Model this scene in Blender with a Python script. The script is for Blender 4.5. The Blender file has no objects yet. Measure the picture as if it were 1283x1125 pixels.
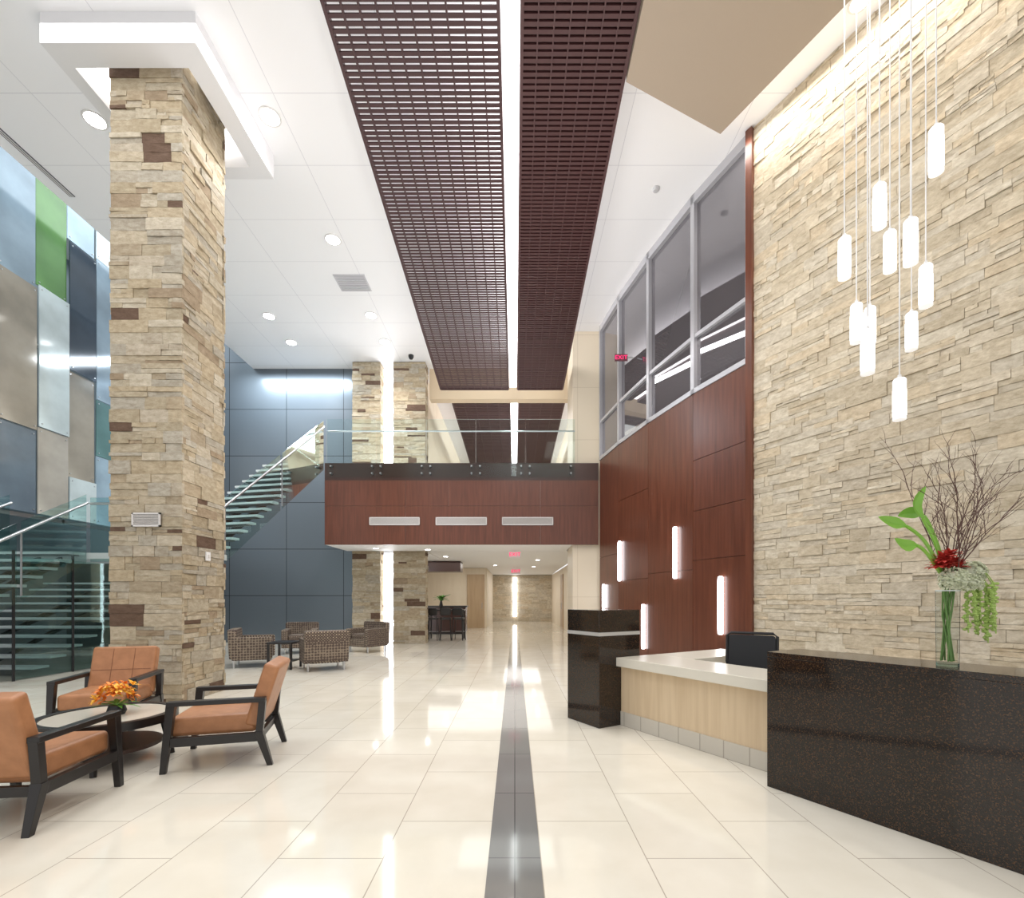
import bpy, math, random
from mathutils import Vector, Matrix
random.seed(7)
F=606.0; HZ=750.0; CX=645.0; EYE=1.45
U=random.uniform
scene=bpy.context.scene
def px(x,y,D): return ((x-CX)*D/F, D, EYE+(HZ-y)*D/F)
def pz(x,y,Z):
    D=(Z-EYE)*F/(HZ-y); return ((x-CX)*D/F, D)

# ---------------- materials ----------------
def mat(name,col,rough=.5,metal=0.,emit=0.,ecol=None,spec=.5):
    m=bpy.data.materials.new(name); m.use_nodes=True
    b=m.node_tree.nodes['Principled BSDF']
    b.inputs['Base Color'].default_value=(*col,1); b.inputs['Roughness'].default_value=rough
    b.inputs['Metallic'].default_value=metal
    b.inputs['Specular IOR Level'].default_value=spec
    if emit>0:
        b.inputs['Emission Color'].default_value=(*(ecol or col),1); b.inputs['Emission Strength'].default_value=emit
    return m
def noisy(name,c1,c2,scale=(5,5,5),rough=.5,metal=0.,bump=0.,detail=6.,lo=.35,hi=.65,spec=.5,ns=1.,coord='Object'):
    m=mat(name,c1,rough,metal,spec=spec); nt=m.node_tree; N=nt.nodes; L=nt.links; b=N['Principled BSDF']
    tc=N.new('ShaderNodeTexCoord'); mp=N.new('ShaderNodeMapping'); mp.inputs['Scale'].default_value=scale
    no=N.new('ShaderNodeTexNoise'); no.inputs['Scale'].default_value=ns; no.inputs['Detail'].default_value=detail
    r=N.new('ShaderNodeValToRGB'); r.color_ramp.elements[0].position=lo; r.color_ramp.elements[1].position=hi
    r.color_ramp.elements[0].color=(*c1,1); r.color_ramp.elements[1].color=(*c2,1)
    L.new(tc.outputs[coord],mp.inputs['Vector']); L.new(mp.outputs[0],no.inputs['Vector'])
    L.new(no.outputs['Fac'],r.inputs['Fac']); L.new(r.outputs[0],b.inputs['Base Color'])
    if bump>0:
        bp=N.new('ShaderNodeBump'); bp.inputs['Strength'].default_value=bump; bp.inputs['Distance'].default_value=.02
        L.new(no.outputs['Fac'],bp.inputs['Height']); L.new(bp.outputs[0],b.inputs['Normal'])
    return m
def stonemat(name,cols,bump=.7):
    m=mat(name,cols[0],.9,spec=.2); nt=m.node_tree; N=nt.nodes; L=nt.links; b=N['Principled BSDF']
    at=N.new('ShaderNodeAttribute'); at.attribute_name='tone'
    r=N.new('ShaderNodeValToRGB'); r.color_ramp.interpolation='CONSTANT'
    e=r.color_ramp.elements
    e[0].color=(*cols[0],1); e[1].position=1./len(cols); e[1].color=(*cols[1],1)
    for i in range(2,len(cols)):
        q=e.new(i/len(cols)); q.color=(*cols[i],1)
    tc=N.new('ShaderNodeTexCoord'); mp=N.new('ShaderNodeMapping'); mp.inputs['Scale'].default_value=(6,6,12)
    no=N.new('ShaderNodeTexNoise'); no.inputs['Scale'].default_value=1.6; no.inputs['Detail'].default_value=10; no.inputs['Roughness'].default_value=.7
    r2=N.new('ShaderNodeValToRGB'); r2.color_ramp.elements[0].position=.32; r2.color_ramp.elements[0].color=(.72,.67,.60,1)
    r2.color_ramp.elements[1].position=.68; r2.color_ramp.elements[1].color=(1.13,1.12,1.10,1)
    mx=N.new('ShaderNodeMix'); mx.data_type='RGBA'; mx.blend_type='MULTIPLY'; mx.inputs[0].default_value=1
    L.new(at.outputs['Fac'],r.inputs['Fac']); L.new(tc.outputs['Object'],mp.inputs['Vector']); L.new(mp.outputs[0],no.inputs['Vector'])
    L.new(no.outputs['Fac'],r2.inputs['Fac']); L.new(r.outputs[0],mx.inputs[6]); L.new(r2.outputs[0],mx.inputs[7])
    L.new(mx.outputs[2],b.inputs['Base Color'])
    bp=N.new('ShaderNodeBump'); bp.inputs['Strength'].default_value=bump; bp.inputs['Distance'].default_value=.022
    L.new(no.outputs['Fac'],bp.inputs['Height']); L.new(bp.outputs[0],b.inputs['Normal'])
    return m
def glassmat(name,tint=(.95,.975,.97),refl=.10,rough=.02):
    m=bpy.data.materials.new(name); m.use_nodes=True; nt=m.node_tree; N=nt.nodes; L=nt.links
    N.clear(); o=N.new('ShaderNodeOutputMaterial'); t=N.new('ShaderNodeBsdfTransparent'); t.inputs[0].default_value=(*tint,1)
    g=N.new('ShaderNodeBsdfGlossy'); g.inputs['Roughness'].default_value=rough; g.inputs[0].default_value=(.9,1,1,1)
    mx=N.new('ShaderNodeMixShader'); lw=N.new('ShaderNodeLayerWeight'); lw.inputs[0].default_value=refl
    L.new(lw.outputs['Fresnel'],mx.inputs[0]); L.new(t.outputs[0],mx.inputs[1]); L.new(g.outputs[0],mx.inputs[2]); L.new(mx.outputs[0],o.inputs[0])
    return m
def emis(name,col,s): return mat(name,col,.5,emit=s,ecol=col)

white=mat('white_paint',(.86,.86,.87),.6)
collar=mat('white_cove_paint',(.76,.76,.78),.6)
black=mat('black_wood',(.012,.010,.010),.35)
blackm=mat('black_metal',(.02,.02,.022),.4,.3)
steel=mat('brushed_steel',(.55,.56,.58),.3,.9)
alum=mat('window_frame_metal',(.50,.50,.53),.35,.4)
cream=noisy('cream_wall',(.74,.64,.50),(.80,.71,.57),(2,2,.6),.55,ns=1.5)
maplev=noisy('maple_wood_vertical',(.64,.49,.32),(.72,.57,.39),(14,14,.8),.4,ns=1.4)
cherry=noisy('cherry_wood',(.090,.027,.014),(.155,.049,.026),(10,10,.7),.3,ns=1.6,lo=.28,hi=.72,detail=9)
cherryd=mat('cherry_dark',(.05,.02,.015),.25)
canopyw=mat('canopy_wood',(.060,.024,.026),.5)
canopyd=mat('canopy_wood_dark',(.075,.028,.029),.5)
canopyb=mat('canopy_backing_dark',(.010,.005,.005),.8)
beige=mat('beige_soffit_paint',(.43,.35,.275),.6)
cs=[(.37,.32,.24),(.43,.38,.30),(.36,.335,.29),(.41,.35,.26),(.48,.44,.37),(.35,.30,.23),(.40,.375,.33),(.43,.37,.28),(.38,.32,.24),(.44,.395,.33),(.39,.34,.26),(.45,.41,.34),(.40,.36,.30),(.31,.25,.185),(.42,.36,.27),(.47,.43,.36),(.38,.35,.30),(.37,.325,.25),(.15,.10,.075),(.41,.37,.30),(.38,.33,.25),(.44,.39,.31),(.41,.36,.28),(.43,.385,.31)]
colstone=stonemat('ledge_stone_column',[(a*1.14,b*1.13,c*1.10) if a>.2 else (a,b,c) for a,b,c in cs],.7)
wallstone=stonemat('ledge_stone_wall',[(.61,.545,.435),(.67,.61,.505),(.56,.50,.395),(.64,.575,.46),(.69,.64,.54),(.59,.54,.45),(.65,.565,.435),(.62,.575,.49)],.7)
mortar=mat('mortar',(.34,.30,.24),.95)
whitecounter=mat('cream_counter_stone',(.72,.685,.60),.25)
slot=emis('slot_light',(1,.98,.97),5.)
lampw=emis('lamp_glow',(1,.98,.97),16.)
lampc=emis('cool_lamp_glow',(.93,.95,1),5.)
frost=emis('frosted_shade_glow',(1,.985,.97),2.2)
frost2=emis('frosted_shade_upper',(.85,.85,.86),.5)
orange=noisy('orange_leather',(.36,.158,.068),(.43,.195,.088),(8,8,8),.45,ns=1.5)
glassg=glassmat('green_edge_glass',(.92,.965,.96),.12)
glasst=glassmat('stair_glass',(.80,.91,.90),.20)
darkglass=mat('dark_window_glass',(.26,.25,.27),.02,.65,spec=1.)
def granite():
    m=mat('brown_granite',(.02,.015,.012),.08,spec=.5); nt=m.node_tree;N=nt.nodes;L=nt.links;b=N['Principled BSDF']
    tc=N.new('ShaderNodeTexCoord'); v=N.new('ShaderNodeTexVoronoi'); v.inputs['Scale'].default_value=170
    r=N.new('ShaderNodeValToRGB'); r.color_ramp.elements[0].position=.0; r.color_ramp.elements[0].color=(.014,.010,.008,1)
    r.color_ramp.elements[1].position=1; r.color_ramp.elements[1].color=(.014,.010,.008,1)
    e=r.color_ramp.elements.new(.74); e.color=(.018,.012,.009,1)
    e=r.color_ramp.elements.new(.84); e.color=(.085,.042,.018,1); e=r.color_ramp.elements.new(.93); e.color=(.04,.024,.015,1)
    L.new(tc.outputs['Object'],v.inputs['Vector']); s=N.new('ShaderNodeSeparateColor'); L.new(v.outputs['Color'],s.inputs[0]); L.new(s.outputs[0],r.inputs[0]); L.new(r.outputs[0],b.inputs['Base Color'])
    return m
granitem=granite()
def patternfab():
    m=mat('patterned_upholstery',(.2,.15,.1),.8); nt=m.node_tree;N=nt.nodes;L=nt.links;b=N['Principled BSDF']
    tc=N.new('ShaderNodeTexCoord'); v=N.new('ShaderNodeTexVoronoi'); v.inputs['Scale'].default_value=18; v.inputs['Randomness'].default_value=.15
    r=N.new('ShaderNodeValToRGB'); r.color_ramp.interpolation='CONSTANT'; r.color_ramp.elements[0].color=(.40,.33,.24,1)
    r.color_ramp.elements[1].position=.26; r.color_ramp.elements[1].color=(.085,.06,.05,1); e=r.color_ramp.elements.new(.58); e.color=(.25,.20,.15,1)
    L.new(tc.outputs['Object'],v.inputs['Vector']); L.new(v.outputs['Distance'],r.inputs[0]); L.new(r.outputs[0],b.inputs['Base Color'])
    return m
fab=patternfab()
def floormat():
    m=mat('polished_cream_tile',(.8,.74,.6),.07,spec=.85); nt=m.node_tree;N=nt.nodes;L=nt.links;b=N['Principled BSDF']
    g=N.new('ShaderNodeNewGeometry'); s=N.new('ShaderNodeSeparateXYZ'); L.new(g.outputs['Position'],s.inputs[0])
    a=N.new('ShaderNodeMath');a.operation='ABSOLUTE';L.new(s.outputs['X'],a.inputs[0])
    d=N.new('ShaderNodeMath');d.operation='SUBTRACT';d.inputs[1].default_value=.145;L.new(a.outputs[0],d.inputs[0])
    c=N.new('ShaderNodeCombineXYZ');L.new(s.outputs['Y'],c.inputs[0]);L.new(d.outputs[0],c.inputs[1])
    br=N.new('ShaderNodeTexBrick');br.offset=.5;br.inputs['Scale'].default_value=1;br.inputs['Mortar Size'].default_value=.0033;br.inputs['Mortar Smooth'].default_value=.1
    br.inputs['Brick Width'].default_value=.9;br.inputs['Row Height'].default_value=.59
    br.inputs['Color1'].default_value=(.80,.76,.67,1);br.inputs['Color2'].default_value=(.765,.72,.625,1);br.inputs['Mortar'].default_value=(.46,.41,.34,1)
    L.new(c.outputs[0],br.inputs['Vector'])
    n=N.new('ShaderNodeTexNoise');n.inputs['Scale'].default_value=2.5;n.inputs['Detail'].default_value=8;L.new(g.outputs['Position'],n.inputs['Vector'])
    r=N.new('ShaderNodeValToRGB');r.color_ramp.elements[0].position=.3;r.color_ramp.elements[0].color=(.95,.94,.92,1);r.color_ramp.elements[1].position=.7;r.color_ramp.elements[1].color=(1.03,1.03,1.03,1)
    L.new(n.outputs[0],r.inputs[0]);mx=N.new('ShaderNodeMix');mx.data_type='RGBA';mx.blend_type='MULTIPLY';mx.inputs[0].default_value=1
    L.new(br.outputs['Color'],mx.inputs[6]);L.new(r.outputs[0],mx.inputs[7]);L.new(mx.outputs[2],b.inputs['Base Color'])
    return m
def gridmat(name,col,line,w,h,axes=('X','Y'),rough=.5,metal=0.,off=0.,ms=.006,col2=None):
    m=mat(name,col,rough,metal); nt=m.node_tree;N=nt.nodes;L=nt.links;b=N['Principled BSDF']
    g=N.new('ShaderNodeNewGeometry'); s=N.new('ShaderNodeSeparateXYZ'); L.new(g.outputs['Position'],s.inputs[0])
    c=N.new('ShaderNodeCombineXYZ');L.new(s.outputs[axes[0]],c.inputs[0]);L.new(s.outputs[axes[1]],c.inputs[1])
    br=N.new('ShaderNodeTexBrick');br.offset=off;br.inputs['Scale'].default_value=1;br.inputs['Mortar Size'].default_value=ms
    br.inputs['Brick Width'].default_value=w;br.inputs['Row Height'].default_value=h
    br.inputs['Color1'].default_value=(*col,1);br.inputs['Color2'].default_value=(*(col2 or col),1);br.inputs['Mortar'].default_value=(*line,1)
    L.new(c.outputs[0],br.inputs['Vector']);L.new(br.outputs['Color'],b.inputs['Base Color'])
    return m
floorm=floormat()
ceilm=gridmat('ceiling_panels',(.88,.88,.90),(.66,.66,.70),1.83,1.22,ms=.005)
bluem=gridmat('blue_grey_metal_panel',(.165,.195,.225),(.03,.034,.04),1.9,1.55,('X','Z'),.28,.35,ms=.010,col2=(.155,.185,.215))
creamgrid=gridmat('cream_panel',(.74,.65,.51),(.55,.46,.34),.9,1.5,('X','Z'),.4,ms=.005)

# ---------------- mesh builder ----------------
class MB:
    def __init__(s): s.v=[];s.f=[];s.m=[];s.t=[]
    def add(s,vs,fs,mi=0,t=0.):
        o=len(s.v); s.v+= [tuple(v) for v in vs]
        for f in fs: s.f.append([o+i for i in f]); s.m.append(mi); s.t.append(t)
        return s
    def box(s,c,d,rot=None,mi=0,t=0.):
        vs=[]
        for z in(-.5,.5):
            for a,b in((-.5,-.5),(.5,-.5),(.5,.5),(-.5,.5)):
                p=Vector((a*d[0],b*d[1],z*d[2]))
                if rot is not None:p=rot@p
                vs.append(p+Vector(c))
        return s.add(vs,[(3,2,1,0),(4,5,6,7),(0,1,5,4),(1,2,6,5),(2,3,7,6),(3,0,4,7)],mi,t)
    def bb(s,x0,x1,y0,y1,z0,z1,mi=0): return s.box(((x0+x1)/2,(y0+y1)/2,(z0+z1)/2),(x1-x0,y1-y0,z1-z0),mi=mi)
    def prism(s,poly,z0,z1,mi=0):
        n=len(poly); vs=[(p[0],p[1],z0) for p in poly]+[(p[0],p[1],z1) for p in poly]
        fs=[tuple(range(n-1,-1,-1)),tuple(range(n,2*n))]+[(i,(i+1)%n,n+(i+1)%n,n+i) for i in range(n)]
        return s.add(vs,fs,mi)
    def tube(s,pts,r,n=8,mi=0,cap=True):
        pts=[Vector(p) for p in pts]; rs=r if isinstance(r,(list,tuple)) else [r]*len(pts)
        vs=[];
        for i,p in enumerate(pts):
            d=(pts[min(i+1,len(pts)-1)]-pts[max(i-1,0)]).normalized()
            a=Vector((0,0,1)) if abs(d.z)<.9 else Vector((1,0,0))
            u=d.cross(a).normalized(); w=d.cross(u)
            for k in range(n):
                q=2*math.pi*k/n; vs.append(p+(u*math.cos(q)+w*math.sin(q))*rs[i])
        fs=[]
        for i in range(len(pts)-1):
            for k in range(n):
                k2=(k+1)%n; fs.append((i*n+k,i*n+k2,(i+1)*n+k2,(i+1)*n+k))
        if cap: fs+= [tuple(range(n-1,-1,-1)),tuple((len(pts)-1)*n+k for k in range(n))]
        return s.add(vs,fs,mi)
    def lathe(s,c,prof,n=24,mi=0,cap=True):
        vs=[];fs=[]
        for r,z in prof:
            for k in range(n):
                q=2*math.pi*k/n; vs.append((c[0]+r*math.cos(q),c[1]+r*math.sin(q),c[2]+z))
        for i in range(len(prof)-1):
            for k in range(n):
                k2=(k+1)%n; fs.append((i*n+k,i*n+k2,(i+1)*n+k2,(i+1)*n+k))
        if cap: fs+=[tuple(range(n-1,-1,-1)),tuple((len(prof)-1)*n+k for k in range(n))]
        return s.add(vs,fs,mi)
    def sell(s,c,d,e=.35,rot=None,nu=28,nv=14,mi=0):
        def sp(a,e): return math.copysign(abs(a)**e,a)
        vs=[];fs=[]
        for j in range(nv+1):
            ph=-math.pi/2+math.pi*j/nv
            for i in range(nu):
                th=2*math.pi*i/nu
                p=Vector((sp(math.cos(ph),e)*sp(math.cos(th),e)*d[0]/2,sp(math.cos(ph),e)*sp(math.sin(th),e)*d[1]/2,sp(math.sin(ph),e)*d[2]/2))
                if rot is not None:p=rot@p
                vs.append(p+Vector(c))
        for j in range(nv):
            for i in range(nu):
                i2=(i+1)%nu; fs.append((j*nu+i,j*nu+i2,(j+1)*nu+i2,(j+1)*nu+i))
        return s.add(vs,fs,mi)
    def obj(s,name,mats,parent=None,origin=(0,0,0),smooth=False,bevel=0,label=None,seg=2):
        me=bpy.data.meshes.new(name); o=Vector(origin)
        me.from_pydata([tuple(Vector(v)-o) for v in s.v],[],s.f)
        if not isinstance(mats,(list,tuple)): mats=[mats]
        for m in mats: me.materials.append(m)
        me.polygons.foreach_set('material_index',s.m)
        a=me.attributes.new('tone','FLOAT','FACE'); a.data.foreach_set('value',s.t)
        if smooth:
            me.polygons.foreach_set('use_smooth',[True]*len(me.polygons))
            me.set_sharp_from_angle(angle=math.radians(40))
        me.update()
        ob=bpy.data.objects.new(name,me); scene.collection.objects.link(ob); ob.location=o
        if parent: ob.parent=parent
        if bevel>0:
            b=ob.modifiers.new('bevel','BEVEL'); b.width=bevel; b.segments=seg; b.limit_method='ANGLE'
        if label: ob['label']=label
        return ob
def tag(o,label,cat,group=None):
    o['label']=label;o['category']=cat
    if group:o['group']=group
    return o
def struct(o,label=None):
    o['kind']='structure'
    if label:o['label']=label
    return o
def thing(name,label,cat,loc,rz=0,group=None):
    e=bpy.data.objects.new(name,None); e.empty_display_size=.1; scene.collection.objects.link(e)
    e.location=loc; e.rotation_euler=(0,0,rz); return tag(e,label,cat,group)
def dup(t,loc,rz,label=None):
    kids={}
    for o in list(scene.collection.objects):
        if o.parent: kids.setdefault(o.parent,[]).append(o)
    def rec(o,par):
        n=o.copy(); scene.collection.objects.link(n)
        if par: n.parent=par
        for c in kids.get(o,[]): rec(c,n)
        return n
    n=rec(t,None); n.location=loc; n.rotation_euler=(0,0,rz)
    if label:n['label']=label
    return n
def face(fx,fy): return math.atan2(-fx,fy)
def RX(a): return Matrix.Rotation(a,3,'X')
def RZ(a): return Matrix.Rotation(a,3,'Z')

def stones(mb,o,u,L,z0,z1,n,H=(.14,.26),C=(.25,.7),prot=.05,ext=0.,mi=0,jz=.003,K=(.45,.42,.13)):
    o=Vector((o[0],o[1],0));u=Vector((u[0],u[1],0)).normalized();n=Vector((n[0],n[1],0)).normalized();z=z0
    while z<z1-.001:
        h=U(*H); h=min(h,z1-z)
        if z1-z-h<.06:h=z1-z
        x=-U(0,C[0]) if ext==0 else 0.
        while x<L-.001:
            w=U(*C)
            if L-x-w<C[0]*.6:w=L-x
            k=random.choices([1,2,3],K)[0]
            cuts=sorted([0]+[ (i+U(-.15,.15))/k for i in range(1,k)]+[1])
            for i in range(k):
                a=z+h*cuts[i]+.0018;b=z+h*cuts[i+1]-.0018
                sub=[(x,x+w)]
                if k>1 and random.random()<.3:
                    c=x+w*U(.3,.7); sub=[(x,c),(c,x+w)]
                for (p,q) in sub:
                    d=U(.25,1)**1.2*prot
                    p2=p+.0015;q2=q-.0015
                    if ext>0 and p<=.001: p2=-d*ext
                    if ext>0 and q>=L-.001:q2=L+d*ext
                    p2=max(p2,0 if ext==0 else -1)
                    if q2<=p2+.01: continue
                    vs=[]
                    for (X,Z) in((p2,a),(q2,a),(q2,b),(p2,b)): vs.append(o+u*X+n*(-.03)+Vector((0,0,Z)))
                    nx=4
                    for Z in (a,b):
                        for t in range(nx):
                            X=p2+(q2-p2)*t/(nx-1)
                            vs.append(o+u*X+n*(max(.002,d+U(-.005,.005)))+Vector((0,0,Z+U(-jz,jz))))
                    fs=[(4,5,9,8),(5,6,10,9),(6,7,11,10),(0,1,7,6,5,4),(3,8,9,10,11,2),(0,4,8,3),(1,2,11,7)]
                    mb.add(vs,fs,mi,random.random()*.999)
            x+=w
        z+=h

CE=9.1
# ---------------- room shell ----------------
struct(MB().bb(-13,9,-1,34,-.15,0).obj('floor',floorm),'polished cream stone tile floor')
m=MB(); m.bb(-.147,.143,-.9,30.5,0.0,.003)
stripem=gridmat('grey_stone_inlay',(.19,.19,.185),(.09,.09,.09),.9,.6,('Y','X'),.08,ms=.004,col2=(.22,.215,.21))
struct(m.obj('trim_1',stripem),'dark grey polished stone floor stripe')
struct(MB().bb(-8.7,9,-1,16.1,CE,CE+.2).obj('ceiling',ceilm),'white panelled ceiling')
m=MB(); m.bb(-13,-8.7,-1,16.1,11,11.2); m.bb(-8.75,-8.7,-1,16.1,CE+.2,11)
struct(m.obj('ceiling_stairwell',white),'raised white ceiling over stair')
struct(MB().bb(-13,-12.6,-1,16.1,0,11.2).obj('wall_left',mat('grey_stair_wall',(.16,.20,.22),.4)))
struct(MB().bb(-13,-5.25,16.1,16.4,0,11.2).obj('wall_back',bluem),'blue-grey metal panelled wall')
cor=Vector((3.86,7.92)); wd=Vector((.53,-1)).normalized()
wn=Vector((-1,-.53)).normalized()
Lw=8.2
m=MB(); stones(m,cor,wd,Lw,0,CE,wn,(.095,.18),(.19,.55),.028,0.)
p=[cor,cor+wd*Lw,cor+wd*Lw-wn*.3,cor-wn*.3]
m.prism([tuple(a-wn*.005) for a in p],0,CE,1)
struct(m.obj('wall_right',[wallstone,mortar]),'cream ledge-stone feature wall')
P=[Vector(a) for a in((3.84,7.95),(3.38,9.18),(2.95,10.7),(2.62,12.2),(2.39,13.6))]
def seg(mb,p,q,z0,z1,t,off=0.,gap=0.,mi=0):
    d=(q-p).normalized(); n=Vector((-d.y,d.x)); a=p+d*gap;b=q-d*gap
    mb.prism([tuple(a+n*off),tuple(b+n*off),tuple(b+n*(off-t)),tuple(a+n*(off-t))],z0,z1,mi)
def wallray(x):
    k=(x-CX)/F
    for i in range(4):
        p,q=P[i],P[i+1]; d=q-p
        den=d.x-k*d.y
        t=(k*p.y-p.x)/den
        if -.01<=t<=1.01: 
            r=p+d*t; dn=d.normalized(); return r,Vector((-dn.y,dn.x)),math.atan2(dn.y,dn.x)
    return None
m=MB()
Hs=[[0,2.17,3.1,4.06,5.33],[0,2.0,5.33],[0,1.9,3.9,5.33],[0,2.6,5.33]]
for i in range(4):
    seg(m,P[i],P[i+1],0,5.33,.25,-.03,0,1)
    hs=Hs[i]
    for j in range(len(hs)-1): seg(m,P[i],P[i+1],hs[j]+.005,hs[j+1]-.005,.035,0,.005,0)
struct(m.obj('wall_right_wood',[cherry,mat('panel_reveal',(.24,.15,.12),.4,.4)]),'curved cherry wood panelled wall')
for i in range(4):
    g=MB(); seg(g,P[i],P[i+1],5.33,CE-.02,.04,-.06)
    w=struct(g.obj('window_%d'%(i+1),darkglass),'tall dark glass interior window')
    f=MB(); seg(f,P[i],P[i+1],5.33,5.42,.16,.02); seg(f,P[i],P[i+1],8.93,CE,.16,.02)
    d=(P[i+1]-P[i]).normalized()
    seg(f,P[i],P[i]+d*.05,5.33,CE,.16,.02); seg(f,P[i+1]-d*.05,P[i+1],5.33,CE,.16,.02)
    seg(f,P[i],P[i+1],6.38,6.45,.12,.0)
    f.obj('frame',alum,w)
m=MB(); seg(m,Vector((3.90,7.86)),Vector((3.84,7.95)),0,CE-.02,.1,.09)
struct(m.obj('trim_2',cherry),'cherry wood edge trim')
struct(MB().bb(1.66,2.75,13.85,15.2,0,CE).obj('wall_pier',creamgrid),'cream panelled pier')

# ---------------- lower rear hall ----------------
m=MB(); m.bb(2.37,2.6,15.2,31,0,2.97); struct(m.obj('wall_hall_right',cream))
m=MB(); m.bb(-5.6,-1.45,24,24.2,0,2.97); m.bb(-1.6,-1.4,24.2,31,0,2.97); struct(m.obj('wall_hall_left',cream))
m=MB(); m.bb(-5.6,-5.3,16.4,24,0,2.97); struct(m.obj('wall_lounge',cream))
m=MB(); stones(m,(-1.4,31),(1,0),3.77,0,2.95,(0,-1),(.2,.35),(.3,.8),.04,0.); m.bb(-1.6,2.6,31.0,31.2,0,3,1)
struct(m.obj('wall_hall_end',[wallstone,mortar]))
def door(n,x0,x1,y,z,m_=maplev,axis='x'):
    a=MB()
    if axis=='x': a.bb(x0,x1,y-.05,y,0,z)
    else: a.bb(y-.05,y,x0,x1,0,z)
    o=struct(a.obj('door_%d'%n,m_,bevel=.004))
    h=MB()
    if axis=='x': h.tube([(x1-.12,y-.1,.95),(x1-.12,y-.1,1.25)],.015)
    else: h.tube([(y-.1,x0+.12,.95),(y-.1,x0+.12,1.25)],.015)
    h.obj('handle',steel,o)
doorw=noisy('door_oak',(.42,.29,.17),(.50,.36,.22),(10,10,.8),.4,ns=1.2)
door(1,-1.42-.95,-1.5,24,2.65,doorw); door(2,23.5,24.6,2.37,2.65,doorw,'y'); door(3,17.0,18.1,2.37,2.3,doorw,'y')
m=MB(); m.bb(-.12,.12,30.86,30.92,.3,2.8); o=m.obj('wall_light',lampc,origin=(0,30.9,.3)); tag(o,'tall glowing vertical light on stone end wall','light')
# ---------------- upper hall ----------------
struct(MB().bb(-2.85,2.3,15.56,28,2.98,5.25).bb(1.68,2.3,15.22,15.56,2.98,5.25).bb(-5.28,-2.87,16.46,23.98,2.98,5.25).obj('floor_upper',white),'white upper floor slab and soffit')
struct(MB().bb(-2.85,2.36,28,31,2.98,3.2).obj('ceiling_corridor',white))
struct(MB().bb(-3.25,-3.05,16.46,28,5.26,CE).obj('wall_upper_left',cream))
struct(MB().bb(2.31,2.5,15.2,28,5.25,CE).obj('wall_upper_right',cream))
struct(MB().bb(-3.25,2.5,28,28.2,5.26,CE).obj('wall_upper_end',cream))
struct(MB().bb(-3.25,2.5,16.4,28.2,CE,CE+.2).obj('ceiling_upper',ceilm))
struct(MB().bb(-2.84,2.3,16.1,16.45,8.1,CE).obj('wall_header',mat('tan_header',(.66,.54,.38),.5)),'tan header beam over upper hall')

# ---------------- bridge ----------------
br=thing('footbridge','cherry wood clad upper level footbridge spanning the lobby','bridge',(-1.5,13.7,2.98))
def L_(m): m.v=[(v[0]+1.5,v[1]-13.7,v[2]-2.98) for v in m.v]; return m
L_(MB().bb(-5.38,1.64,13.75,15.53,2.98,5.25)).obj('slab',white,br)
m=MB()
xs=[-5.38]+[ (x-645)*13.7/606 for x in(508,562,677)]+[2.37]
for i in range(4):
    m.bb(xs[i]+.006,xs[i+1]-.006,13.7,13.745,4.08,4.8); 
xs=[-5.38,(508-645)*13.7/606,(677-645)*13.7/606,2.37]
for i in range(3):
    m.bb(xs[i]+.006,xs[i+1]-.006,13.7,13.745,2.98,4.07)
m.bb(-5.38,2.37,13.72,13.75,2.98,5.29,1); L_(m).obj('fascia',[cherry,mat('panel_reveal2',(.3,.2,.17),.4,.5)],br)
L_(MB().bb(-5.38,2.37,13.70,13.72,4.8,5.29)).obj('fascia_band',cherryd,br)
L_(MB().bb(-5.385,-5.375,13.7,15.53,2.98,5.29)).obj('end_panel',cherry,br)
ventm=mat('vent_white',(.72,.70,.69),.4,.2); ventd=mat('vent_shadow',(.20,.17,.17),.6)
def vent(x0,x1,z0,z1,y,name='vent_grille',n=5,lab='white louvred air vent',cat='vent',ny=-1):
    m=MB(); t=.02
    m.bb(x0,x1,y-.03,y-.001,z0,z0+t);m.bb(x0,x1,y-.03,y-.001,z1-t,z1);m.bb(x0,x0+t,y-.03,y-.001,z0,z1);m.bb(x1-t,x1,y-.03,y-.001,z0,z1)
    m.bb(x0,x1,y-.008,y-.001,z0,z1,1)
    for i in range(n):
        z=z0+t+(z1-z0-2*t)*(i+.5)/n; m.box(((x0+x1)/2,y-.018,z),(x1-x0-2*t,.014,.010),RX(.5))
    return tag(m.obj(name,[ventm,ventd],origin=((x0+x1)/2,y,z0)),lab,cat)
for a,b in((463,526),(546,610),(629,693)):
    x0=(a-645)*13.7/606;x1=(b-645)*13.7/606
    vent(x0,x1,px(0,658,13.7)[2],px(0,648,13.7)[2],13.7,n=8,lab='long white vent set in cherry fascia')['group']='vents on the footbridge'
gr=thing('glass_railing','frameless glass guardrail with steel standoffs on the footbridge','railing',(-1.3,13.62,4.85))
def G_(m): m.v=[(v[0]+1.3,v[1]-13.62,v[2]-4.85) for v in m.v]; return m
steeld=mat('dull_steel',(.32,.33,.34),.4,.8)
x=-5.3; 
for i in range(5):
    w=(1.7+5.3)/5; 
    G_(MB().bb(x+.01,x+w-.01,13.615,13.63,4.87,6.5)).obj('glass_pane',glassg,gr)
    for dx in(.12,w-.12):
        for z in(4.98,5.18): G_(MB().tube([(x+dx,13.59,z),(x+dx,13.70,z)],.026,10)).obj('standoff',steeld,gr,smooth=True)
    x+=w
G_(MB().tube([(-5.3,13.72,6.2),(1.7,13.72,6.2)],.022,8)).obj('handrail',steel,gr)

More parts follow.
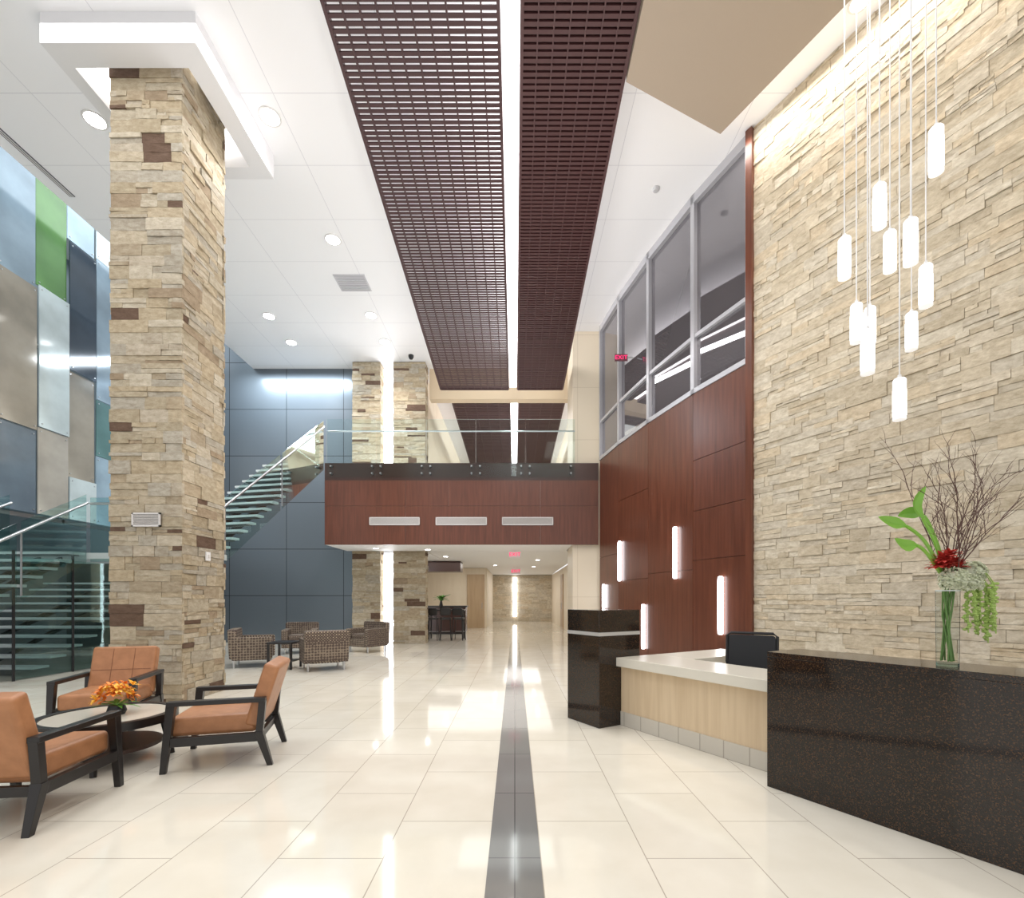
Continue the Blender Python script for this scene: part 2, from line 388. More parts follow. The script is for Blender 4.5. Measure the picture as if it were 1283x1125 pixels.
# ---------------- stone columns ----------------
def column(x0,x1,y0,y1,z1,lab,C=(.19,.52),H=(.11,.20),prot=.028):
    m=MB(); K=(.62,.32,.06)
    stones(m,(x0,y0),(1,0),x1-x0,0,z1,(0,-1),H,C,prot,1.,K=K)
    stones(m,(x1,y0),(0,1),y1-y0,0,z1,(1,0),H,C,prot,0.,K=K)
    stones(m,(x0,y1),(0,-1),y1-y0,0,z1,(-1,0),H,C,prot,0.,K=K)
    stones(m,(x1,y1),(-1,0),x1-x0,0,z1,(0,1),H,C,prot,1.,K=K)
    m.bb(x0+.005,x1-.005,y0+.005,y1-.005,0,z1,1)
    return tag(m.obj('stone_column',[colstone,mortar],origin=((x0+x1)/2,(y0+y1)/2,0)),lab,'column')
column(-5.58,-4.62,6.70,7.66,CE-.02,'massive square tan ledge-stone column beside the lounge chairs')
column(-5.22,-4.36,15.6,16.05,CE-.02,'tan ledge-stone pier against the blue-grey wall',C=(.25,.6))
column(-3.90,-2.90,15.6,16.05,CE-.02,'tan ledge-stone pier beside the upper hall',C=(.25,.6))
for z0,z1 in((.02,2.94),(5.3,9.0)):
    o=MB().bb(-4.3,-3.97,15.9,15.98,z0,z1).obj('wall_light',lampc,origin=(-4.14,15.95,z0)); tag(o,'tall vertical light panel between stone piers','light')
m=MB(); a=(-6.19,-4.16,6.30,8.35); b=(-6.0,-4.45,6.60,8.12); z0=8.69
m.bb(a[0],b[0],a[2],a[3],z0,CE);m.bb(b[1],a[1],a[2],a[3],z0,CE);m.bb(b[0],b[1],a[2],b[2],z0,CE);m.bb(b[0],b[1],b[3],a[3],z0,CE)
tag(m.obj('ceiling_cove',collar,origin=(-5.17,7.3,CE)),'white box cove framing the top of the stone column','cove')
cg=emis('cove_glow',(1,.98,.95),4.)
for (x0,x1,y0,y1) in((-5.98,-5.75,6.65,8.1),(-5.7,-4.6,7.85,8.08)):
    tag(MB().bb(x0,x1,y0,y1,CE-.06,CE-.02).obj('cove_light',cg,origin=((x0+x1)/2,(y0+y1)/2,CE-.04)),'hidden strip light inside the white column cove','light')
vent(-5.26,-4.87,2.44,2.63,6.665,n=7,lab='white air vent grille on stone column')
th=thing('wall_switch','small white wall switch on stone column side','switch',(-4.58,7.22,2.08))
MB().box((0,0,0),(.02,.10,.13)).obj('plate',white,th,bevel=.004); MB().box((.014,0,0),(.012,.03,.05)).obj('toggle',ventm,th)

# ---------------- canopies ----------------
def zc(D): return 8.61-.068*(D-5.79)
def canopy(x0,x1,y0,y1,sp,sw,sh,nb,back,zf,lab,mt,bw=.02):
    c=thing('slatted_canopy',lab,'ceiling canopy',((x0+x1)/2,y0,zf(y0)))
    ox,oy,oz=c.location
    m=MB(); y=y0
    while y<y1:
        m.bb(x0,x1,y,y+sw,zf(y),zf(y)+sh); y+=sp
    m.v=[(v[0]-ox,v[1]-oy,v[2]-oz) for v in m.v]; m.obj('slats',mt,c)
    m=MB()
    for i in range(nb+1):
        x=x0+(x1-x0)*i/nb; w=bw if 0<i<nb else .045; h=.05 if 0<i<nb else .10
        vs=[(x-w/2,y0,zf(y0)-.006),(x+w/2,y0,zf(y0)-.006),(x+w/2,y1,zf(y1)-.006),(x-w/2,y1,zf(y1)-.006)]
        vs+=[(a,b,cc+h) for a,b,cc in vs]
        m.add(vs,[(3,2,1,0),(4,5,6,7),(0,1,5,4),(1,2,6,5),(2,3,7,6),(3,0,4,7)])
    for y in(y0,y1): m.bb(x0,x1,y-.03,y+.03,zf(y)-.01,zf(y)+.1)
    m.v=[(v[0]-ox,v[1]-oy,v[2]-oz) for v in m.v]; m.obj('frame',mt,c)
    if back:
        vs=[(x0,y0,zf(y0)+.055),(x1,y0,zf(y0)+.055),(x1,y1,zf(y1)+.055),(x0,y1,zf(y1)+.055)]
        m=MB().add([(a-ox,b-oy,d-oz) for a,b,d in vs],[(0,1,2,3)]); m.obj('backing',back,c)
    return c
canopy(-2.31,-.20,1.0,15.1,.078,.048,.016,10,None,zc,'dark slatted wood ceiling canopy with open gaps',canopyw,.022)
canopy(.09,1.49,1.0,15.1,.078,.052,.03,7,canopyb,zc,'dense dark red-brown slatted wood ceiling canopy',canopyd,.018)
zc2=lambda D:8.35-.03*(D-17)
canopy(-2.2,-.18,17.0,27.5,.13,.085,.03,5,None,zc2,'dark slatted wood canopy over the upper hall',canopyw)
canopy(.14,1.75,17.0,27.5,.10,.07,.03,4,canopyb,zc2,'dense dark wood canopy over the upper hall',canopyd)
def strip(x0,x1,y0,y1,zf,lab):
    vs=[(x0,y0,zf(y0)+.07),(x1,y0,zf(y0)+.07),(x1,y1,zf(y1)+.07),(x0,y1,zf(y1)+.07)]
    vs+=[(a,b,CE-.001) for a,b,c in vs]
    tag(MB().add(vs,[(3,2,1,0),(4,5,6,7),(0,1,5,4),(1,2,6,5),(2,3,7,6),(3,0,4,7)]).obj('strip_light',slot,origin=((x0+x1)/2,y0,zf(y0)+.1)),lab,'light')
strip(-.165,.055,1.0,15.1,zc,'continuous white strip light between wood canopies')
strip(-.13,.09,17.0,27.5,zc2,'white strip light between upper hall canopies')
m=MB(); m.prism([(1.52,1.0),(6.35,1.0),(3.12,7.34),(1.52,6.6)],8.5,CE); 
struct(m.obj('ceiling_soffit',[beige]),'angular beige dropped ceiling soffit')
def downl(X,Y,Z=CE,r=.14,g='recessed ceiling downlights',em=lampw):
    o=thing('downlight','round recessed white ceiling downlight','light',(X,Y,Z),group=g)
    MB().lathe((0,0,0),[(r,-.001),(r+.03,-.001),(r+.03,-.012),(r,-.012),(r,-.001)],24,cap=False).obj('trim_ring',ventm,o,smooth=True)
    MB().lathe((0,0,0),[(.001,-.004),(r,-.004),(r,-.014),(.001,-.014)],24).obj('lens',em,o)
DL=[(119,150),(338,146),(417,300),(337,396),(365,429),(465,395),(482,428)]
for x,y in DL:
    X,D=pz(x,y,CE); downl(X,D)
downl(4.42,6.2,r=.10)
for X,D in((-2.5,17.5),(-2.4,20.8),(-.9,22),(.9,19),(.9,23),(0,27),(-4.2,14.6),(-2.7,15)):
    downl(X,D,2.98,.08,'downlights under the footbridge')
def ceilvent(x,y,w,d,lab):
    X,D=pz(x,y,CE); m=MB(); m.bb(X-w/2,X+w/2,D-d/2,D+d/2,CE-.02,CE-.001); 
    for i in range(9): m.bb(X-w/2+.03,X+w/2-.03,D-d/2+(i+.5)*d/9-.006,D-d/2+(i+.5)*d/9+.006,CE-.03,CE-.02,1)
    tag(m.obj('air_diffuser',[mat('diffuser',(.58,.58,.61),.5),mat('diffuser_fin',(.45,.45,.48),.5)],origin=(X,D,CE)),lab,'vent')
ceilvent(442,354,.75,.6,'square grey ceiling air diffuser')
m=MB(); m.bb(-8.46,-8.36,6.5,9.2,CE-.012,CE-.001); m.bb(-8.44,-8.42,6.5,9.2,CE-.016,CE-.011,1);m.bb(-8.40,-8.38,6.5,9.2,CE-.016,CE-.011,1)
tag(m.obj('linear_diffuser',[mat('slot_diffuser_dark',(.12,.12,.14),.5),ventm],origin=(-8.41,7.8,CE)),'long dark linear slot air diffuser in ceiling','vent')
X,D=pz(822,236,CE); tag(MB().lathe((X,D,CE),[(.07,-.001),(.07,-.02),(.05,-.05),(.001,-.055)],20).obj('smoke_detector',mat('grey_plastic',(.5,.5,.52),.5),origin=(X,D,CE),smooth=True),'small round smoke detector on ceiling','detector')
X,D=pz(515,445,CE); tag(MB().lathe((X,D,CE),[(.08,-.001),(.08,-.06),(.05,-.12),(.001,-.13)],20).obj('security_camera',blackm,origin=(X,D,CE),smooth=True),'small dark dome security camera on ceiling','camera')

# ---------------- glass art panels ----------------
cols={'blue':(.22,.29,.35),'tan':(.30,.275,.23),'slate':(.035,.05,.07),'green':(.10,.22,.07),'pale':(.50,.58,.60),'beige':(.38,.36,.32),'grey':(.13,.17,.21),'sky':(.28,.38,.46),'teal':(.10,.19,.19)}
pm={}
for k,c in cols.items():
    mt=noisy('art_glass_'+k,tuple(v*.65 for v in c),tuple(min(1,v*1.35) for v in c),(.5,.5,.6),.1,ns=1.); b=mt.node_tree.nodes['Principled BSDF']
    b.inputs['Emission Color'].default_value=(*c,1); b.inputs['Emission Strength'].default_value=.16; b.inputs['Metallic'].default_value=.1; pm[k]=mt
names={'blue':'blue-grey','tan':'tan','slate':'dark slate','green':'soft green','pale':'pale white','beige':'beige','grey':'smoky grey','sky':'sky blue','teal':'teal green'}
colsD=[(8.05,8.85,[(10.9,7.0,'pale'),(7.0,4.6,'teal'),(4.6,3.3,'tan')]),
(8.88,9.68,[(10.9,8.8,'tan'),(8.8,6.0,'sky'),(6.0,3.3,'slate')]),
(9.71,10.5,[(10.9,8.2,'blue'),(8.2,5.1,'tan'),(5.1,3.3,'grey')]),
(10.53,11.24,[(10.9,8.3,'green'),(8.3,5.2,'pale'),(5.2,3.3,'beige')]),
(11.27,11.98,[(10.9,9.85,'sky'),(9.8,6.8,'slate'),(6.8,4.3,'tan'),(4.3,3.3,'pale')]),
(12.01,12.7,[(10.9,9.9,'pale'),(9.9,6.4,'blue'),(6.4,5.0,'teal'),(5.0,3.3,'sky')]),
(12.73,13.4,[(10.9,8.6,'teal'),(8.6,5.6,'beige'),(5.6,3.3,'blue')]),
(13.43,14.1,[(10.9,7.6,'sky'),(7.6,5.1,'tan'),(5.1,3.3,'pale')])]
for a,b,L3 in colsD:
    for zt,zb,k in L3:
        xx=-10.4+U(-.04,.05); o=thing('art_screen',names[k]+' coloured translucent glass art panel','art panel',(xx,(a+b)/2,zb),group='coloured glass art screens')
        MB().bb(-.012,.012,-(b-a)/2,(b-a)/2,0.005,zt-zb-.01).obj('pane',pm[k],o)
        for yy in(-(b-a)/2+.06,(b-a)/2-.06):
            for zz in(.08,zt-zb-.09): MB().tube([(-.04,yy,zz),(.03,yy,zz)],.014,8).obj('fixing',steel,o,smooth=True)
m=MB()
for y in(8.06,9.69,11.25,12.71,14.11): m.bb(-10.56,-10.5,y-.03,y+.03,3.2,11)
m.bb(-10.56,-10.5,8.06,14.11,3.2,3.28); m.bb(-10.56,-10.5,8.06,14.11,7.0,7.06)
tag(m.obj('support_frame',steel,origin=(-10.53,11,3.2)),'steel post frame carrying the coloured glass panels','frame')

# ---------------- staircase ----------------
st=thing('staircase','open glass and steel staircase with pale treads given a painted-in glow','staircase',(0,0,0))
treadm=mat('pale_tread_glow',(.58,.62,.62),.3,emit=.16,ecol=(.93,.95,.96)); treadn=mat('grey_tread_glow',(.36,.41,.41),.3,emit=.07,ecol=(.9,.95,.95)); strm=mat('dark_stringer',(.05,.06,.065),.35,.5)  # faint emission put into both tread colours to brighten them, no lamps there
under=mat('tread_underside',(.10,.12,.125),.4,.3)
def flight(p,d,W,side,n,rise,run,z0,rails=True,th=.05,ins=.05,tm=None,both=True,gl=None,dep=.95):
    p=Vector(p);d=Vector(d).normalized();sd=Vector(side).normalized()
    a=math.atan2(d.y,d.x); gl=gl or glassg
    for i in range(n):
        c=p+d*(run*(i+.5))+sd*(W/2)
        m=MB().box((c.x,c.y,z0+rise*(i+1)-th/2),(run*dep,W-ins*2,th),RZ(a)); m.box((c.x,c.y,z0+rise*(i+1)-th-.012),(run*dep*.8,W-ins*6,.024),RZ(a),1); m.obj('tread',[tm or treadm,under],st)
    za=z0+rise*.2;zb=z0+rise*(n+.2)
    def slope(A,B,nn,zl,zh):
        lo=[(A.x-nn.x,A.y-nn.y,za+zl),(A.x+nn.x,A.y+nn.y,za+zl),(B.x+nn.x,B.y+nn.y,zb+zl),(B.x-nn.x,B.y-nn.y,zb+zl)]
        hi=[(x,y,z+zh-zl) for x,y,z in lo]; vs=[(x,y,max(z,0.)) for x,y,z in lo]+[(x,y,max(z,.02)) for x,y,z in hi]
        return MB().add(vs,[(3,2,1,0),(4,5,6,7),(0,1,5,4),(1,2,6,5),(2,3,7,6),(3,0,4,7)])
    for off in(W*.36,W*.64):
        A=p+sd*off;B=A+d*(run*n); nn=Vector((-d.y,d.x))*.04
        slope(A,B,nn,-.28,-.12).obj('stringer',strm,st)
    if not rails: return
    for off in((.0,W) if both else (.0,)):
        A=p+sd*off;B=A+d*(run*n)
        k=max(1,int(run*n/1.2)); nn=Vector((-d.y,d.x))*.006
        for j in range(k):
            a0=j/k+.01;a1=(j+1)/k-.01; m=MB(); q0=A+(B-A)*a0;q1=A+(B-A)*a1; s0=za+(zb-za)*a0;s1=za+(zb-za)*a1
            vs=[(q0.x-nn.x,q0.y-nn.y,s0-.22),(q0.x+nn.x,q0.y+nn.y,s0-.22),(q1.x+nn.x,q1.y+nn.y,s1-.22),(q1.x-nn.x,q1.y-nn.y,s1-.22)]
            vs+=[(x,y,z+1.38) for x,y,z in vs]
            m.add(vs,[(3,2,1,0),(4,5,6,7),(0,1,5,4),(1,2,6,5),(2,3,7,6),(3,0,4,7)]); m.obj('glass_pane',gl,st)
            if off==0: MB().tube([(q0.x,q0.y,max(.01,s0-.15)),(q0.x,q0.y,s0+.95)],.016,8).obj('post',steeld,st)
        MB().tube([(A.x,A.y,za+.98),(B.x,B.y,zb+.98)],.026,10).obj('handrail',steel,st,smooth=True)
flight((-8.65,5.7),(0,1),1.55,(-1,0),14,.17,.293,0,tm=treadn,gl=glasst)
MB().bb(-10.2,-8.1,9.81,11.2,2.26,2.38).bb(-8.1,-6.12,9.81,10.28,2.26,2.38).obj('landing',treadn,st)
MB().bb(-8.62,-6.12,9.82,9.835,2.2,3.5).obj('glass_pane',glasst,st)
MB().tube([(-8.62,9.83,3.38),(-6.12,9.83,3.38)],.028,10).obj('handrail',steel,st)
flight((-6.20,10.3),(.80,3.42),1.9,(-3.42,.80),14,.2085,.25,2.38,both=False,gl=glasst,dep=.86)
flight((-8.95,9.0),(0,1),3.4,(-1,0),11,.17,.36,0,False,.045,tm=treadn)
for y0,y1 in((8.5,9.6),(9.64,10.74),(10.78,11.88),(11.92,13.0)):
    MB().bb(-8.80,-8.788,y0,y1,.02,2.2).obj('glass_pane',glasst,st)
    MB().tube([(-8.79,y0-.02,.0),(-8.79,y0-.02,2.3)],.022,8).obj('post',blackm,st)
struct(MB().bb(-12.6,-8.6,13.6,13.7,0,2.6).obj('wall_stair',mat('dark_stair_wall',(.05,.075,.08),.3)))

# ---------------- lights on wood wall ----------------
scl=emis('sconce_glow',(.95,.96,1),7.)
for x,y0,y1 in((778,678,728),(848,660,725),(905,722,795),(808,757,813),(758,732,762)):
    r,n,a=wallray(x); D=r.y; z1=EYE+(HZ-y0)*D/F; z0=EYE+(HZ-y1)*D/F
    p=r+n*.002
    o=thing('wall_light','slim vertical glowing sconce on cherry wood wall','light',(p.x,p.y,z0),a,'slim sconces on the wood wall')
    w=.085
    MB().box((0,.006,(z1-z0)/2),(w*.5,.012,(z1-z0)*.9)).obj('back_plate',white,o)
    MB().sell((0,.040,(z1-z0)/2),(w,.06,z1-z0),.2).obj('diffuser',scl,o,smooth=True)

# ---------------- reception ----------------
dd=Vector((.512,-.859)); dn_=Vector((.859,.512))
def quad(p,a,b,u=dd,v=dn_): p=Vector(p); return [tuple(p),tuple(p+u*a),tuple(p+u*a+v*b),tuple(p+v*b)]
pd=thing('reception_pedestal','dark brown granite pedestal with steel band at reception','pedestal',(.94,5.39,0),0)
q=[(0,0),tuple(dn_*.62),tuple(dn_*.62-dd*.58),tuple(-dd*.58)]
MB().prism(q,0,1.03).obj('base',granitem,pd,bevel=.004); 
def inset(q,i):
    c=sum((Vector(a) for a in q),Vector((0,0)))/4; return [tuple(c+(Vector(a)-c)*(1-i)) for a in q]
MB().prism(inset(q,-.01),1.03,1.07).obj('band',mat('satin_steel_band',(.6,.6,.6),.35,.5),pd)
MB().prism(q,1.07,1.32).obj('cap',granitem,pd,bevel=.004)
ct=thing('reception_counter','low maple reception counter with cream stone top','counter',(1.19,5.55,0),0)
o2=dd*.012; Lc=1.85
MB().prism(quad(o2+dn_*.02,Lc,.10),0,.16).obj('tile_base',gridmat('grey_beige_tile',(.60,.56,.49),(.4,.36,.3),.22,.5,('Y','Z'),.4,ms=.005),ct)
MB().prism(quad(o2+dn_*.03,Lc,.06),.16,.68).obj('front_panel',maplev,ct)
MB().prism(quad(o2-dn_*.05,Lc+.02,.62),.68,.78).obj('countertop',whitecounter,ct,bevel=.006)
MB().prism(quad(o2+dn_*.575,.55,1.25),.68,.78).obj('return_top',whitecounter,ct,bevel=.006)
MB().prism(quad(o2+dn_*.575,.04,1.25),0,.68).obj('return_panel',cherry,ct)
gd=thing('granite_desk','tall dark brown granite reception desk front','desk',(1.95,3.74,0),0)
MB().prism(quad((0,0),3.1,.06),0,1.0).obj('front_panel',granitem,gd,bevel=.003)
MB().prism(quad((0,0),3.1,.45),1.0,1.04).obj('top_slab',granitem,gd,bevel=.004)
MB().prism(quad(dn_*.06,.06,.39),0,1.0).obj('end_panel',granitem,gd,bevel=.003)
MB().prism(quad(dd*3.04+dn_*.06,.06,.39),0,1.0).obj('end_panel',granitem,gd,bevel=.003)

mesh=mat('black_mesh_fabric',(.012,.013,.016),.6)
oc=thing('office_chair','black mesh-back office chair behind reception counter','chair',(2.46,5.10,0),face(-.55,-.85))
m=MB().sell((0,-.27,.80),(.47,.02,.50),.12,RX(.12)); m.obj('backrest',mesh,oc,smooth=True)
m=MB(); R=RX(.12)
fr=[R@Vector(v)+Vector((0,-.27,.80)) for v in((-.22,0,-.26),(.22,0,-.26),(.25,0,-.05),(.25,0,.24),(.21,0,.27),(-.21,0,.27),(-.25,0,.24),(-.25,0,-.05),(-.22,0,-.26))]
m.tube(fr,.016,8); m.obj('back_frame',blackm,oc,smooth=True)
MB().sell((0,0,.48),(.52,.50,.09),.3).obj('seat',mesh,oc,smooth=True)
MB().tube([(0,-.1,.42),(0,-.29,.46),(0,-.30,.75)],.025).obj('back_support',blackm,oc)
MB().tube([(0,0,.1),(0,0,.45)],.03).obj('gas_lift',steel,oc)
m=MB()
for k in range(5):
    a=k*2*math.pi/5; m.tube([(0,0,.12),(.3*math.cos(a),.3*math.sin(a),.07)],[.03,.018])
m.obj('base',blackm,oc)
for k in range(5):
    a=k*2*math.pi/5; m=MB(); c=Vector((.3*math.cos(a),.3*math.sin(a),.03)); t=Vector((-math.sin(a),math.cos(a),0))*.02; m.tube([c-t,c+t],.03,12); m.obj('wheel',blackm,oc)
for s in(-1,1):
    m=MB(); m.tube([(s*.25,.0,.45),(s*.30,.0,.5),(s*.30,-.02,.66)],.015); m.box((s*.30,.0,.665),(.07,.28,.03)); m.obj('armrest',blackm,oc)

# ---------------- pendants ----------------
PD=[(1173,188,4.0),(1102,258,4.3),(1058,323,4.5),(1115,315,4.6),(1141,303,4.1),(1160,358,4.4),(1073,405,4.7),(1090,408,4.95),(1087,441,4.2),(1142,415,4.9),(1127,500,4.4)]
cordm=mat('cord_silver',(.75,.75,.75),.4)
for x,y,D in PD:
    X,_,Z=px(x,y,D); h=.38; Z-=h/2
    o=thing('pendant_lamp','slim frosted glass cylinder pendant lamp on thin cord','lamp',(X,D,Z),0,'pendant cluster over reception desk')
    MB().tube([(0,0,h),(0,0,8.5-Z)],.0055,6).obj('cord',cordm,o)
    MB().lathe((0,0,0),[(.001,.03),(.046,.03),(.052,.036),(.052,.27),(.001,.271)],20).obj('shade',frost,o,smooth=True)
    MB().lathe((0,0,0),[(.001,.0),(.052,.0),(.052,.028),(.001,.029)],20).obj('shade_bottom',frost2,o,smooth=True)
    MB().lathe((0,0,0),[(.001,.272),(.052,.272),(.052,h-.02),(.042,h-.005),(.001,h-.004)],20).obj('shade_top',frost2,o,smooth=True)
    MB().lathe((0,0,0),[(.001,h-.004),(.018,h-.004),(.014,h+.03),(.001,h+.03)],12).obj('cap',cordm,o,smooth=True)

# ---------------- lounge chairs ----------------
def lounge(loc,rz,lab):
    c=thing('lounge_chair',lab,'chair',loc,rz,'orange lounge chairs')
    m=MB().box((0,.03,.365),(.62,.66,.165)); m.obj('seat',orange,c,smooth=True,bevel=.035,seg=4)
    R=RX(.30); m=MB().box((0,-.345,.60),(.64,.13,.56),R); m.obj('backrest',orange,c,smooth=True,bevel=.03,seg=4)
    m=MB()
    for i in(-.107,.107):
        q=R@Vector((i,.066,.0)); m.box((q.x,q.y-.345,q.z+.60),(.004,.004,.50),R)
    q=R@Vector((0,.066,.0)); m.box((q.x,q.y-.345,q.z+.60),(.58,.004,.004),R)
    m.obj('seam',bpy.data.materials.get('orange_seam') or mat('orange_seam',(.20,.08,.035),.6),c)
    for s in(-1,1):
        def bar(a,b,w0,w1):
            a=Vector(a);b=Vector(b);vs=[(a.x-w0/2,a.y-w0/2,a.z),(a.x+w0/2,a.y-w0/2,a.z),(a.x+w0/2,a.y+w0/2,a.z),(a.x-w0/2,a.y+w0/2,a.z),(b.x-w1/2,b.y-w1/2,b.z),(b.x+w1/2,b.y-w1/2,b.z),(b.x+w1/2,b.y+w1/2,b.z),(b.x-w1/2,b.y+w1/2,b.z)]
            return MB().add(vs,[(3,2,1,0),(4,5,6,7),(0,1,5,4),(1,2,6,5),(2,3,7,6),(3,0,4,7)])
        x=s*.355
        bar((x,.385,0),(x,.325,.57),.045,.065).obj('leg',black,c,bevel=.003)
        bar((x,-.42,0),(x,-.33,.30),.045,.07).obj('leg',black,c,bevel=.003)
        MB().box((x,-.015,.575),(.075,.74,.04)).obj('armrest',black,c,bevel=.006)
        MB().box((x,-.01,.255),(.05,.68,.075)).obj('side_rail',black,c,bevel=.003)
        bar((x,-.335,.28),(x,-.36,.565),.055,.055).obj('arm_support',black,c)
    MB().box((0,.335,.245),(.66,.035,.065)).obj('front_rail',black,c)
    MB().box((0,-.325,.245),(.66,.035,.065)).obj('back_rail',black,c)
    return c
c1=lounge((-2.64,4.45,0),face(-.95,-.28),'orange lounge chair with black wood frame beside coffee table')
dup(c1,(-3.37,3.32,0),face(-.12,.99),'orange lounge chair with black arms near round table')
dup(c1,(-4.54,5.42,0),face(.30,-1),'orange lounge chair in front of stone column')
TX,TY=-3.64,4.33
t=thing('coffee_table','round pale-topped coffee table with black rim and legs','table',(TX,TY,0))
MB().lathe((0,0,0),[(.001,.385),(.455,.385),(.455,.412),(.001,.412)],48).obj('tabletop',mat('pale_tabletop',(.60,.56,.48),.15),t,smooth=True)
MB().lathe((0,0,0),[(.457,.35),(.52,.35),(.52,.420),(.457,.420),(.457,.35)],48,cap=False).obj('rim',black,t,smooth=True)
for k in range(4):
    a=k*math.pi/2+.5; MB().tube([(.47*math.cos(a),.47*math.sin(a),0),(.40*math.cos(a),.40*math.sin(a),.37)],[.024,.036],8).obj('leg',black,t)
MB().lathe((0,0,0),[(.001,.13),(.40,.13),(.40,.16),(.001,.16)],40).obj('shelf',mat('brown_shelf',(.05,.024,.017),.35),t,smooth=True)
m=MB()
for k in range(2): m.box((0,0,.34),(.82,.04,.05),RZ(.5+k*math.pi/2))
m.obj('stretcher',black,t)

# flowers
def petal(mb,c,d,l,w,curl,mi=0):
    d=Vector(d).normalized(); a=Vector((0,0,1)) if abs(d.z)<.9 else Vector((1,0,0)); u=d.cross(a).normalized(); n=u.cross(d)
    c=Vector(c); rows=[(0,.25,0),(.35,.9,.0),(.7,1,.25),(1,.1,.8)]
    vs=[]
    for t_,ww,cu in rows:
        b=c+d*l*t_-n*curl*cu*l
        vs+= [b-u*w*ww/2, b+n*-.08*w, b+u*w*ww/2]
    fs=[]
    for i in range(3):
        fs+=[(i*3,i*3+1,i*3+4,i*3+3),(i*3+1,i*3+2,i*3+5,i*3+4)]
    mb.add(vs,fs,mi)
def bloom(mb,c,ax,r,n,w,mi=0,spread=.9):
    ax=Vector(ax).normalized(); a=Vector((1,0,0)) if abs(ax.x)<.8 else Vector((0,1,0)); u=ax.cross(a).normalized(); v=ax.cross(u)
    for k in range(n):
        q=2*math.pi*k/n+U(-.2,.2); sp=spread*U(.6,1.1)
        petal(mb,c,u*math.cos(q)*sp+v*math.sin(q)*sp+ax*.6,r,w,.4,mi)
fl=mat
ora=fl('orange_petal',(.88,.26,.03)); yel=fl('yellow_petal',(.90,.50,.05)); redp=fl('red_petal',(.50,.035,.025)); grn=fl('leaf_green',(.10,.28,.04),.4); lime=fl('lime_green',(.36,.50,.13)); creamp=fl('cream_petal',(.72,.75,.58)); twig=fl('twig_brown',(.10,.05,.04),.7); stemg=fl('stem_green',(.13,.24,.06)); callag=fl('calla_green',(.22,.46,.06),.3)
fa=thing('flower_arrangement','orange and yellow flowers in small black bowl on coffee table','flowers',(TX+.06,TY+.02,.413))
MB().lathe((0,0,0),[(.001,0),(.06,0),(.075,.03),(.06,.08),(.001,.08)],24).obj('bowl',blackm,fa,smooth=True)
mo=MB();my=MB();ml=MB()
for k in range(36):
    a=U(0,6.28);e=U(.15,1.3);r=U(.08,.18); c=(math.cos(a)*math.cos(e)*r,math.sin(a)*math.cos(e)*r,.11+math.sin(e)*r)
    bloom(mo if k%2 else my,c,(c[0],c[1],c[2]-.08),.06,7,.026)
for k in range(16):
    a=U(0,6.28); petal(ml,(0,0,.08),(math.cos(a),math.sin(a),U(.1,.6)),U(.13,.2),.03,.3)
mo.obj('orange_blossoms',ora,fa);my.obj('yellow_blossoms',yel,fa);ml.obj('leaves',grn,fa)

VX,VY=2.64,2.95
va=thing('flower_arrangement','tall glass vase with calla leaves, red blooms and bare twigs','flowers',(VX,VY,1.04))
MB().lathe((0,0,0),[(.054,.0),(.058,.46)],28,cap=False).obj('vase',glassmat('vase_glass',(.90,.93,.93),.04),va,smooth=True)
MB().lathe((0,0,0),[(.0575,.455),(.0585,.462),(.0565,.462),(.0560,.455),(.0575,.455)],28,cap=False).obj('vase_rim',mat('glass_rim',(.75,.8,.8),.2),va,smooth=True)
MB().lathe((0,0,0),[(.001,.001),(.053,.001),(.053,.018),(.001,.018)],24).obj('vase_base',glassmat('vase_base_glass',(.75,.82,.8),.1),va)
m=MB()
for k in range(11):
    a=U(0,6.28); m.tube([(.032*math.cos(a),.032*math.sin(a),.03),(U(-.02,.02),U(-.02,.02),.3),(-.045*math.cos(a),-.045*math.sin(a),.6)],.0045,6)
m.obj('stems',stemg,va)
m=MB()
for k in range(10):
    a=U(0,6.28);c=(U(-.09,.10),U(-.07,.07),.62+U(-.03,.05)); bloom(m,c,(c[0],c[1],.12),.06,12,.03); bloom(m,(c[0],c[1],c[2]+.01),(c[0],c[1],.2),.04,9,.022,spread=.5)
m.obj('red_blossoms',redp,va)
for cx,cz,rr,cy in((-.01,.52,.08,-.06),(.15,.57,.07,.0),(.08,.50,.06,-.06)):
    m=MB()
    for k in range(110):
        z=U(-.6,1);a=U(0,6.28);s=math.sqrt(1-z*z); n=Vector((s*math.cos(a),s*math.sin(a),z)); bloom(m,Vector((cx,cy,cz))+n*rr*.85,n,.02,4,.018,spread=1.2)
    m.sell((cx,cy,cz),(rr*1.6,rr*1.6,rr*1.4),1.,None,16,8); m.obj('hydrangea_head',creamp,va)
m=MB()
for k in range(9):
    x0=.09+U(0,.13);y0=U(-.08,.02);L=U(.2,.36)
    pts=[(.05,0,.5),(x0*.8,y0,.56),(x0,y0,.50),(x0+.01,y0,.50-L)]
    m.tube(pts,.004,5)
    for i in range(int(L/.012)):
        m.sell((x0+U(-.012,.012),y0+U(-.012,.012),.50-i*.012),(.026,.026,.018),1.,None,6,4)
m.obj('hanging_amaranth',lime,va)
def leafblade(m,pts,ws):
    pts=[Vector(p) for p in pts]; vs=[];fs=[]
    for i,p in enumerate(pts):
        d=(pts[min(i+1,len(pts)-1)]-pts[max(0,i-1)]).normalized(); u=d.cross(Vector((.2,-1,.1))).normalized(); n=d.cross(u)
        vs+=[p-u*ws[i],p+n*ws[i]*.5,p+u*ws[i]]
    for i in range(len(pts)-1): fs+=[(i*3,i*3+1,i*3+4,i*3+3),(i*3+1,i*3+2,i*3+5,i*3+4)]
    m.add(vs,fs)
